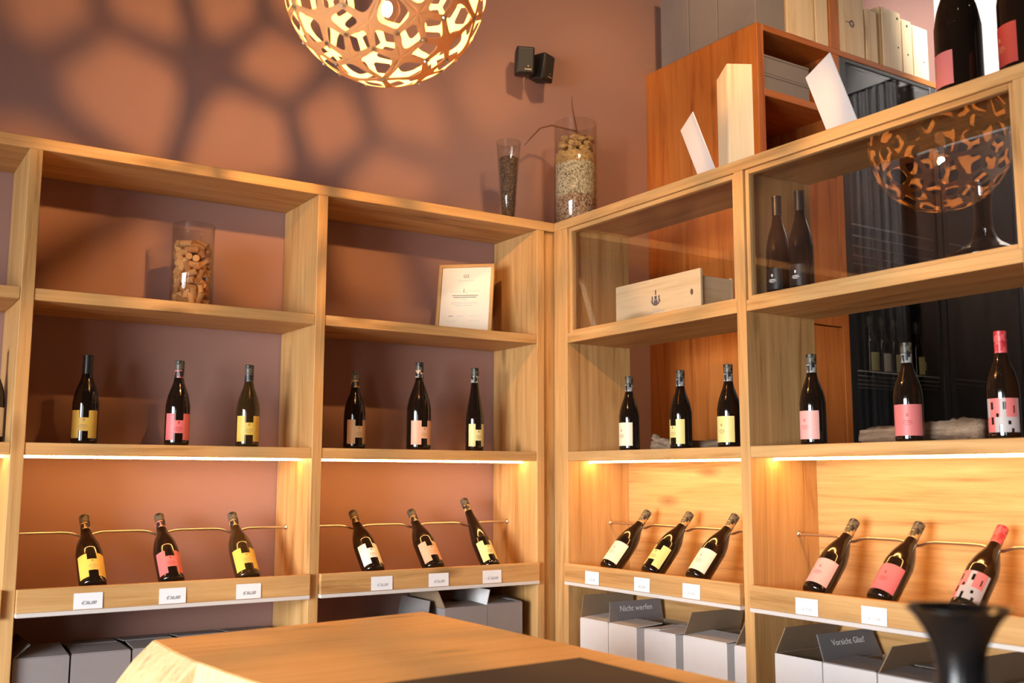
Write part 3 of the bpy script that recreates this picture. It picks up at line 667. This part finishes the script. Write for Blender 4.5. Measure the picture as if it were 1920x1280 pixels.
# sixty five-armed pieces on the corners of a snub dodecahedron; arms meet in threes over triangles, in fives over pentagons
OR = Matrix(((.902143, .357097, -.242117), (-.431346, .758099, -.489108), (-.00889, -.545681, -.837946)))
GR = gens()
PTS = [(OR @ (m @ Vector((0.3931419, 0.51170687, 0.76393424)))).normalized() for m in GR]
AX = []
for m in GR:
    a = (OR @ (m @ Vector((0, 1, phi)))).normalized()
    if not any((a-k).length < 1e-3 for k in AX): AX.append(a)
riv = bmesh.new(); done = []
for i, v in enumerate(PTS):
    nb = sorted(range(60), key=lambda j: (PTS[j]-v).length)[1:6]
    u = (PTS[nb[0]]-v); u = (u-u.dot(v)*v).normalized(); w = v.cross(u)
    nb.sort(key=lambda j: math.atan2((PTS[j]-v).dot(w), (PTS[j]-v).dot(u)))
    arms = []
    for k in range(5):
        p, q = PTS[nb[k]], PTS[nb[(k+1) % 5]]
        c = (v+p+q).normalized() if (p-q).length < .6 else min(AX, key=lambda z: (z-v).length)
        arms.append((math.atan2((c-v).dot(w), (c-v).dot(u)), math.tan(c.angle(v)), c))
    hw = .034; outline = []
    for k in range(5):
        a0, l0, c0_ = arms[k]; a1, l1, _ = arms[(k+1) % 5]; gap = (a1-a0) % (2*PI)
        d0 = Vector((math.cos(a0), math.sin(a0))); n0 = Vector((-d0.y, d0.x)); d1 = Vector((math.cos(a1), math.sin(a1))); n1 = Vector((-d1.y, d1.x))
        for q in range(7):
            b = -PI/2+PI*q/6; outline.append(d0*(l0+hw*.9*math.cos(b))+n0*hw*.95*math.sin(b))
        am = a0+gap/2; corner = Vector((math.cos(am), math.sin(am)))*(hw/math.sin(min(gap, PI*.9)/2))*1.25
        p0 = d0*max(l0-hw*1.3, hw*2)+n0*hw*.90; p1 = d1*max(l1-hw*1.3, hw*2)-n1*hw*.90
        m0 = p0.lerp(corner, .62); m1 = p1.lerp(corner, .62)
        outline.append(p0)
        for q in range(0, 7):
            t_ = q/6; outline.append(m0*(1-t_)**2+corner*2*t_*(1-t_)+m1*t_*t_)
        outline.append(p1)
        if not any((c0_-k_).length < 1e-3 for k_ in done):
            done.append(c0_); mt = Matrix.Translation(c0_*(LR+.0035)) @ c0_.to_track_quat('Z', 'Y').to_matrix().to_4x4()
            bmesh.ops.create_cone(riv, segments=10, radius1=.0055, radius2=.0035, depth=.004, cap_ends=True, matrix=mt)
    rad = LR+.0012*(i % 3-1); V = []; th_ = .0012; n = len(outline)
    for rr in (rad, rad-th_):
        V.append(v*rr)
        for f_ in (.5, 1.0):
            for q in outline: V.append((v+u*q.x*f_+w*q.y*f_).normalized()*rr)
    o2 = 1+2*n; F = []
    for k in range(n):
        l = (k+1) % n
        F += [(0, 1+k, 1+l), (1+k, 1+n+k, 1+n+l, 1+l), (o2, o2+1+l, o2+1+k), (o2+1+k, o2+1+l, o2+1+n+l, o2+1+n+k), (1+n+k, o2+1+n+k, o2+1+n+l, 1+n+l)]
    link('plywood_piece', mesh('plywood_piece', V, F, 'ply_shade'), lamp, (0, 0, 0), local=True)
me = bpy.data.meshes.new('rivets'); riv.to_mesh(me); riv.free(); me.materials.append(MATS['rivet_metal'])
o = link('rivets', me, lamp, (0, 0, 0), local=True); o['kind'] = 'stuff'
V, F = lathe(spline([(.0008, -.040), (.018, -.036), (.032, -.020), (.036, -.002), (.032, .016), (.022, .034), (.0155, .05)], 4), 28)
bl = link('light_bulb', mesh('light_bulb', V, F, 'vase_glass', True), lamp, (.003, -.003, -.076), local=True)
V, F = lathe(spline([(.0008, -.017), (.010, -.014), (.014, 0), (.010, .014), (.0008, .017)], 4), 20, False, False); link('glowing_filament', mesh('glowing_filament', V, F, 'bulb_glow', True), bl, (0, 0, 0), local=True)
V, F = lathe([(.0165, -.008), (.020, 0), (.020, .065), (.006, .075)], 24); link('lamp_socket', mesh('lamp_socket', V, F, 'paper', True), lamp, (.003, -.003, -.022), local=True)
V, F = tube([(.003, -.003, .052), (0, 0, .30), (0, 0, 3.0-LC.z-.03)], .003, 8); link('cord', mesh('cord', V, F, 'black_plastic', True), lamp, (0, 0, 0), local=True)
V, F = lathe([(.05, 0), (.05, .022), (.03, .0295)], 24); link('ceiling_rose', mesh('ceiling_rose', V, F, 'paper', True), lamp, (0, 0, 3.0-LC.z-.0296), local=True)

# ------------------------------------------------------------------ tall cabinet behind the glazed shelving
CX0, CXM, CX1, CF, CB_, CT = .8077, 1.31, 2.83, -.4061, .3335, 1.9455
cab = thing('tall_cabinet', ((CX0+CX1)/2, -.03, -1.2), 'tall warm-brown wooden cabinet behind the glazed shelving', 'cabinet')
box('side_panel', CX0, CX0+.042, CF, CB_, -1.2, CT, 'cab_z', cab)
box('partition', CXM, CXM+.042, CF, CB_, -1.2, CT-.0285, 'cab_z', cab)
box('side_panel', CX1-.042, CX1, CF, CB_, -1.2, CT, 'cab_z', cab)
box('top_panel', CX0+.0425, CX1-.0425, CF, CB_, CT-.028, CT, 'cab_x', cab)
box('cabinet_shelf', CX0+.0425, CXM-.0005, CF, CB_-.021, 1.617, 1.650, 'cab_x', cab)
box('cabinet_shelf', CX0+.0425, CXM-.0005, CF, CB_-.021, 1.315, 1.345, 'cab_x', cab)
box('back_panel', CX0+.0425, CX1-.0425, CB_-.02, CB_, -1.2, CT-.0285, 'cab_z', cab)
for z0, z1 in ((.628, 1.312), (-.30, .622), (-1.12, -.306)):
    dr = box('cabinet_door', CX0+.044, CXM-.003, CF-.0, CF+.02, z0, z1, 'cab_z', cab)
box('upper_upright', CXM-.012, CXM+.052, CF, CF+.30, CT+.0003, R['z1']-.03, 'cab_z', cab)
# wine cooler
wc = thing('wine_cooler', ((CXM+.042+CX1-.042)/2, -.03, -1.2), 'black wine cooler with two dark glass doors inside the tall cabinet', 'wine cooler')
a0, a1 = CXM+.044, CX1-.044
box('cooler_case', a0, a0+.03, CF+.03, CB_-.022, -1.195, CT-.03, 'black_metal', wc); box('cooler_case', a1-.03, a1, CF+.03, CB_-.022, -1.195, CT-.03, 'black_metal', wc)
box('cooler_back', a0+.031, a1-.031, CB_-.04, CB_-.022, -1.195, CT-.03, 'black_metal', wc)
box('cooler_case', a0+.031, a1-.031, CF+.03, CB_-.041, -1.195, -1.16, 'black_metal', wc); box('cooler_case', a0+.031, a1-.031, CF+.03, CB_-.041, CT-.055, CT-.0305, 'black_metal', wc)
mid = 2.095
for (x0, x1, hx) in ((a0, mid-.003, mid-.035), (mid+.003, a1, mid+.035)):
    dr = thing('cooler_door', ((x0+x1)/2, CF+.013, -1.19)); dr.parent = wc; dr.location = REL[dr.name]-REL[wc.name]
    for (p0, p1, q0, q1) in ((x0, x0+.045, -1.19, CT-.031), (x1-.045, x1, -1.19, CT-.031), (x0+.0455, x1-.0455, -1.19, -1.13), (x0+.0455, x1-.0455, CT-.05, CT-.031)):
        box('door_frame', p0, p1, CF, CF+.027, q0, q1, 'black_metal', dr)
    box('door_glass', x0+.043, x1-.043, CF+.004, CF+.008, -1.135, CT-.047, 'cooler_glass', dr, 0)
for z in (.452, -.25, -.85, 1.15):
    for k, yy in enumerate((-.33, -.18, -.03, .12, .26)):
        if k == 0: sh = thing('wire_shelf', ((a0+a1)/2, -.03, z)); sh.parent = wc; sh.location = REL[sh.name]-REL[wc.name]
        V, F = tube([(a0+.031-(a0+a1)/2, yy+.03, -.004), (a1-.031-(a0+a1)/2, yy+.03, -.004)], .004, 6)
        link('shelf_wire', mesh('shelf_wire', V, F, 'rail_grey', True), sh, (0, 0, 0), local=True)
box('cooler_fill_light', a0+.032, a0+.040, CF+.031, CF+.039, .48, 1.10, 'cooler_fill_glow', wc, 0)  # added glowing strip, hidden behind the door frame, to brighten the bottle labels
for x, spec, lab in ((1.775, B(lab='lab_lemon', cap='cap_black'), 'bottle with plain yellow label behind the dark cooler glass'), (1.872, B(lab='lab_ivory', cap='cap_black'), 'bottle with ivory label behind the dark cooler glass'),
        (1.969, B(lab='lab_lemon', cap='cap_black', notch=19), 'bottle with yellow H label inside the cooler, third from left'), (2.150, B(lab='lab_pale', cap='cap_black', notch=19), 'bottle with yellow H label inside the cooler, rightmost')):
    bottle(spec, (x, -.19, .4531), 18, 0, 0, lab, 'bottles in the wine cooler')

# ------------------------------------------------------------------ boxes in and on the cabinet
def pine(name, x0, x1, y0, y1, z0, z1, label, group='pale pine wine boxes', face='front', holes=(), logo=False, mat='pine_z', rot=0.0):
    o = thing(name, ((x0+x1)/2, (y0+y1)/2, z0), label, 'wine box', group, rot=(0, 0, rot)); w, d, h = x1-x0, y1-y0, z1-z0
    link('box_body', boxmesh('box_body', w, d-.012, h, mat, .0015), o, (0, .006, h/2), local=True)
    link('sliding_lid', boxmesh('sliding_lid', w-.014, .008, h-.010, mat, .001), o, (0, -d/2+.0025, h/2-.004), local=True)
    for (hx, hz, r) in holes:
        V, F = lathe([(.0006, 0), (r, 0), (r, .001), (.0006, .001)], 14); link('finger_hole', mesh('finger_hole', V, F, 'mat_dark'), o, (hx, -d/2-.0016, hz), (PI/2, 0, 0), local=True)
    return o
ct = CT+.0008
def gbox(x0, x1, y0, y1, z0, z1, label):
    o = thing('flat_carton', ((x0+x1)/2, (y0+y1)/2, z0), label, 'carton', 'grey cartons on the tall cabinet'); w, d, h = x1-x0, y1-y0, z1-z0
    link('carton_body', boxmesh('carton_body', w, d, h-.012, 'carton_grey', .002), o, (0, 0, (h-.012)/2), local=True)
    link('carton_lid', boxmesh('carton_lid', w+.003, d+.003, .0115, 'carton_grey', .002), o, (0, 0, h-.006), local=True)
gbox(CX0+.046, 1.150, -.398, -.10, 1.6508, 1.725, 'lower of two flat grey cartons in the cabinet compartment')
gbox(CX0+.046, 1.150, -.398, -.10, 1.7255, 1.812, 'upper of two flat grey cartons in the cabinet compartment')
gbox(CX0+.002, 1.000, -.400, -.17, ct, 2.36, 'tall grey carton on the cabinet top, front left corner')
gbox(CX0+.002, 1.000, -.165, .02, ct, 2.36, 'tall grey carton on the cabinet top, middle of the side row')
gbox(CX0+.002, 1.000, .025, .22, ct, 2.36, 'tall grey carton on the cabinet top, nearest the back wall')
pine('pine_box', 1.004, 1.195, -.402, -.06, ct, 2.37, 'pale pine box on the cabinet beside the grey carton')
pine('pine_box', 1.198, 1.295, -.402, -.06, ct, 2.37, 'narrow pine box on the cabinet left of the upper upright')
lb = pine('pine_box', 1.366, 1.556, -.402, -.10, ct, 2.30, 'pine box with round stamped emblem right of the upper upright')
V, F = lathe([(.018, 0), (.018, .0008), (.013, .0008), (.013, 0)], 20, False, False); link('stamped_emblem', mesh('stamped_emblem', V, F, 'ink'), lb, (.0, -.1525, .155), (PI/2, 0, 0), local=True)
link('stamped_emblem', text_mesh('G', .03, 'ink'), lb, (0, -.1530, .155), (PI/2, 0, 0), local=True)
link('stamped_emblem', boxmesh('stamp_bar', .022, .001, .004, 'ink', 0), lb, (-.03, -.1530, .158), local=True)
pine('pine_box', 1.560, 1.655, -.402, -.10, ct, 2.215, 'plain pine box right of the stamped box')
pine('pine_box', 1.690, 1.842, -.402, -.06, ct, 2.258, 'pine bottle box with two finger holes, left of three', holes=((.045, .27, .007), (.045, .12, .005)))
pine('pine_box', 1.846, 1.926, -.402, -.06, ct, 2.235, 'pine bottle box with one finger hole, middle of three', holes=((0, .25, .007), (0, .10, .005)))
pine('pine_box', 1.932, 2.058, -.402, -.06, ct, 2.225, 'pine bottle box with recessed lid, right of three', holes=((.02, .09, .005),))

# ------------------------------------------------------------------ things standing on the right top board
h3 = Vector((.522, .853, 0)); r3v = Vector((.853, -.522, 0))
o = thing('pine_box', Vector((.052, -.961, T+.0006))+h3*.075+r3v*.045, 'tall pale pine gift box standing on the divider top board', 'wine box', 'pale pine wine boxes', rot=(0, 0, math.atan2(r3v.y, r3v.x)))
link('box_body', boxmesh('box_body', .090, .138, .380, 'pine_z', .0015), o, (0, .006, .19), local=True)
link('sliding_lid', boxmesh('sliding_lid', .089, .0115, .380, 'pine_z', .001), o, (0, -.0695, .19), local=True)
for nm, top, hv, lab in (('s1', Vector((.098, -.740, 1.287)), Vector((.508, .861, 0)), 'slanted white sheet in a sign holder, left of the tall pine box'), ('s2', Vector((.085, -1.378, 1.287)), Vector((.479, .878, 0)), 'slanted white sheet in a sign holder, right of the tall pine box')):
    al = math.radians(20); rt = Vector((hv.y, -hv.x, 0)); s = Vector((0, 0, math.cos(al)))-rt*math.sin(al); bot = top-s*.297; bot.z = T+.003
    nrm = hv.cross(s)
    o = thing('sign_holder', bot+hv*.105, lab, 'sign', 'slanted sign holders')
    V, F = flatsheet([-hv*.105, hv*.105, hv*.105+s*.297, -hv*.105+s*.297], .003, nrm); link('sign_sheet', mesh('sign_sheet', V, F, 'paper'), o, (0, 0, 0), local=True)
    V, F = flatsheet([-hv*.105, hv*.105, hv*.105-rt*.055, -hv*.105-rt*.055], .003, (0, 0, 1)); link('sign_foot', mesh('sign_foot', V, F, 'pane_glass'), o, (0, 0, 0), local=True)

# ------------------------------------------------------------------ behind the glass: crate, decanter
cr = thing('wine_crate', (.165, -.545, AT+.0006), 'pale pine wine crate with printed emblem behind glass', 'crate')
Y0, Y1, X0, X1 = -.780, -.304, .080, .250
zc = AT+.0006
box('crate_front', X0, X0+.012, Y0, Y1, zc, zc+.165, 'pine_y', cr); box('crate_back', X1-.012, X1, Y0+.006, Y1, zc, zc+.145, 'pine_y', cr)
box('crate_end', X0+.0122, X1-.0122, Y0+.006, Y0+.018, zc, zc+.140, 'pine_x', cr); box('crate_end', X0+.0122, X1-.0122, Y1-.012, Y1, zc, zc+.14, 'pine_x', cr)
box('crate_bottom', X0+.0122, X1-.0122, Y0+.0185, Y1-.0125, zc, zc+.010, 'pine_y', cr)
V, F = lathe([(.0006, 0), (.007, 0), (.007, .001), (.0006, .001)], 16); o = link('knot_hole', mesh('knot_hole', V, F, 'bark'), cr, (X0-.0012, Y0+.045, zc+.085), (0, PI/2, 0)); o.scale = (1.6, 1, 1)
# printed emblem: small bottle over a wreath, two lines below
def em(y0, y1, z0, z1, mat='ink'): box('printed_emblem', X0-.0012, X0-.0003, y0, y1, z0, z1, mat, cr, 0)
ey = -.540; ez = zc+.072
em(ey-.003, ey+.003, ez+.030, ez+.048); em(ey-.010, ey+.010, ez-.004, ez+.010); em(ey-.006, ey+.006, ez+.012, ez+.026)
for k in range(9):
    a = math.radians(200+k*17.5); yy = ey+.023*math.cos(a); zz = ez+.014+.022*math.sin(a); em(yy-.004, yy+.004, zz-.003, zz+.003)
em(ey-.022, ey-.016, ez+.008, ez+.026); em(ey+.016, ey+.022, ez+.008, ez+.026)
em(ey-.020, ey+.020, ez-.026, ez-.024, 'ink_faint'); em(ey-.045, ey+.045, ez-.035, ez-.032, 'ink_faint')
bot = bottle(B(lab='lab_cream', cap='capsule_black', ck='capsule'), (.170, -.655, zc+.105), 0, 0, 0, 'dark bottle lying in the pine crate with its neck showing', 'bottle in the crate')
bot.rotation_euler = (math.radians(-88), 0, 0); bot.location.z = zc+.1045+ZO; 
dc = thing('decanter', (.150, -1.822, AT+.0006), 'clear glass ship decanter behind the glazed bay', 'decanter')
pr = spline([(.06, 0), (.098, .006), (.1075, .022), (.100, .036), (.070, .052), (.040, .072), (.027, .100), (.0235, .135), (.024, .175), (.029, .215), (.036, .238)], 5)
inn = [(max(.001, r-.0035), z+(.004 if z < .03 else 0)) for r, z in reversed(pr)]
V, F = lathe([(.0008, .002)]+pr+inn+[(.0008, .006)], 48, False, False); link('decanter_body', mesh('decanter_body', V, F, 'decanter_glass', True), dc, (0, 0, 0), local=True)

# ------------------------------------------------------------------ old vine wood on the lower right shelf
def vine(name, pts, rads, label, seedn, branches=()):
    rn = random.Random(seedn); o = thing(name, (pts[0][0], pts[0][1], BT+.0006), label, 'driftwood', 'old vine wood')
    base = Vector((pts[0][0], pts[0][1], 0))
    for nm, pp, rd in [('trunk', pts, rads)]+[('branch', b, r) for b, r in branches]:
        P = []; Rr = []
        for i in range(len(pp)-1):
            for k in range(6):
                t_ = k/6; P.append(Vector(pp[i]).lerp(Vector(pp[i+1]), t_)-base); Rr.append(rd[i]*(1-t_)+rd[i+1]*t_)
        P.append(Vector(pp[-1])-base); Rr.append(rd[-1])
        V, F = tube(P, Rr, 12)
        V2 = []
        for q, v in enumerate(V):
            c = P[min(q//12, len(P)-1)]; a = q % 12; k = 1+.16*math.sin(a*2.1+q*.031)+rn.uniform(-.10, .10); v = c+(v-c)*k; v.z = max(v.z, .0005); V2.append(v)
        link(nm, mesh(nm, V2, F, 'vine_bark', True), o, (0, 0, 0), local=True)
    return o
vine('vine_root', [(.235, -.335, .020), (.245, -.38, .024), (.25, -.47, .020), (.26, -.60, .018), (.25, -.70, .022), (.235, -.80, .030), (.235, -.86, .034)], [.020, .024, .020, .016, .015, .016, .013], 'gnarled vine root lying behind the notched yellow bottle', 4,
     [([(.245, -.37, .03), (.24, -.345, .052), (.238, -.335, .058)], [.015, .016, .012]), ([(.25, -.44, .025), (.22, -.41, .036), (.21, -.395, .036)], [.014, .014, .010])])
vine('vine_log', [(.235, -1.325, .026), (.24, -1.40, .030), (.25, -1.52, .032), (.25, -1.62, .034), (.24, -1.70, .034), (.235, -1.735, .033)], [.022, .026, .029, .032, .033, .031], 'thick grey vine log lying behind the pink-label bottle', 8)

# ------------------------------------------------------------------ tasting table
TZ = -.45
tab = thing('tasting_table', (-1.35, -1.80, -1.2), 'solid wood tasting table with raw live edge on the left', 'table')
outl = [(-1.754, -.722), (-.925, -.600), (-.915, -2.95), (-1.72, -2.95), (-1.745, -2.2), (-1.70, -1.6), (-1.722, -1.40), (-1.740, -1.25), (-1.750, -1.12), (-1.756, -1.085), (-1.760, -.90)]
c0 = Vector((-1.35, -1.80, TZ)); n = len(outl)
V = [Vector((x, y, TZ))-c0 for x, y in outl]+[Vector((x, y, TZ-.075))-c0 for x, y in outl]
F = [tuple(range(n)), tuple(reversed(range(n, 2*n)))]+[(i, (i+1) % n, n+(i+1) % n, n+i) for i in range(n)]
me = mesh('table_top', V, [tuple(reversed(f)) for f in F], 'table_wood'); link('table_top', me, tab, c0)
# sloping raw edge in rough facets
edge = [(-1.754, -.722), (-1.760, -.90), (-1.756, -1.085), (-1.750, -1.12), (-1.740, -1.25), (-1.722, -1.40), (-1.70, -1.6), (-1.745, -2.2), (-1.72, -2.95)]
V = []; rn = random.Random(2)
sub = []
for i in range(len(edge)-1):
    for k in range(5): t_ = k/5; sub.append((edge[i][0]*(1-t_)+edge[i+1][0]*t_, edge[i][1]*(1-t_)+edge[i+1][1]*t_))
sub.append(edge[-1])
for i, (x, y) in enumerate(sub):
    wb = rn.uniform(-.008, .008); big = .10 if y > -1.10 else .030
    V += [Vector((x+.004, y, TZ-.0005)), Vector((x-.004, y, TZ-.002)), Vector((x-big*.55+wb, y, TZ-.05+wb)), Vector((x-big+wb*.6, y, TZ-.105)), Vector((x-big*.7, y, TZ-.125)), Vector((x+.004, y, TZ-.125))]
V = [v-c0 for v in V]; F = []
for i in range(len(sub)-1):
    for k in range(6): a = i*6+k; b = i*6+(k+1) % 6; F.append((a, b, b+6, a+6))
F += [tuple(range(6)), tuple((len(sub)-1)*6+k for k in reversed(range(6)))]
link('live_edge', mesh('live_edge', V, F, 'raw_edge'), tab, c0)
for lx in (-1.60, -1.02):
    for ly in (-.82, -2.80): box('table_leg', lx-.045, lx+.045, ly-.045, ly+.045, -1.2, TZ-.0755, 'table_wood', tab)
V, F = flatsheet([(-1.60, -1.560, 0), (-1.032, -1.530, 0), (-1.040, -2.35, 0), (-1.60, -2.35, 0)], .006, (0, 0, 1)); c = Vector((-1.3, -1.95, 0))
mt = link('placemat', mesh('placemat', [v-c for v in V], F, 'mat_dark'), None, (c.x, c.y, TZ+.0034)); tag(mt, 'dark brown leather mat lying on the tasting table', 'mat')
# black flared vessel close to the lens
vs = thing('wine_vessel', (-1.4065, -2.7245, TZ+.0066), 'blurred black flared vessel standing on the table close to the lens', 'vessel')
pr = spline([(.040, 0), (.046, .004), (.050, .03), (.049, .07), (.040, .115), (.031, .150), (.0265, .180), (.0275, .207), (.036, .229), (.046, .2455), (.0575, .2575)], 5)
inn = [(max(.001, r-.003), z+(.004 if z < .03 else 0)) for r, z in reversed(pr)]
V, F = lathe([(.0008, .0)]+pr+inn+[(.0008, .006)], 48, False, False); link('vessel_body', mesh('vessel_body', V, F, 'vessel_black', True), vs, (0, 0, 0), local=True)

# ------------------------------------------------------------------ curtain by the right wall, ceiling spots
V = []; F = []; n = 90
for j, zz in enumerate((-1.15, -.4, .4, 1.2, 2.0, 2.50)):
    for i in range(n+1):
        y = -1.80+.46*i/n; x = 3.12+.035*math.sin(i*.62+.15*j)*(1-.05*j)+.012*math.sin(i*1.7); V.append((x-3.12, y+1.57, zz-2.5))
for j in range(5):
    for i in range(n): a = j*(n+1)+i; F.append((a, a+1, a+n+2, a+n+1))
ctn = thing('curtain', (3.12, -1.57, 2.5), 'grey pleated curtain by the right wall mirrored in the cooler glass', 'curtain')
link('curtain_cloth', mesh('curtain_cloth', V, F, 'curtain_cloth', True), ctn, (0, 0, 0), local=True)
V, F = tube([(0, -.30, .012), (0, .30, .012)], .011, 10); link('curtain_rod', mesh('curtain_rod', V, F, 'black_metal', True), ctn, (0, 0, 0), local=True)
for k in (-.28, .28):
    V, F = tube([(0, k, .012), (.119, k, .012)], .008, 8); link('rod_bracket', mesh('rod_bracket', V, F, 'black_metal', True), ctn, (0, 0, 0), local=True)
for x, y in ((-3.2, -1.2), (-3.2, -3.0), (-1.3, -3.0), (-.4, -2.0), (.9, -1.9), (.9, -3.6)):
    sp = thing('ceiling_spot', (x, y, R['z1']-.001), 'small round recessed ceiling spotlight in the shop ceiling', 'spotlight', 'recessed ceiling spotlights')
    V, F = lathe([(.045, -.004), (.055, -.006), (.055, 0), (.045, 0)], 24, False, False); link('spot_ring', mesh('spot_ring', V, F, 'rail_grey', True), sp, (0, 0, 0), local=True)
    V, F = lathe([(.044, -.002), (.0008, -.002)], 24, False, False); link('spot_lens', mesh('spot_lens', V, F, 'spot_glow'), sp, (0, 0, 0), local=True)
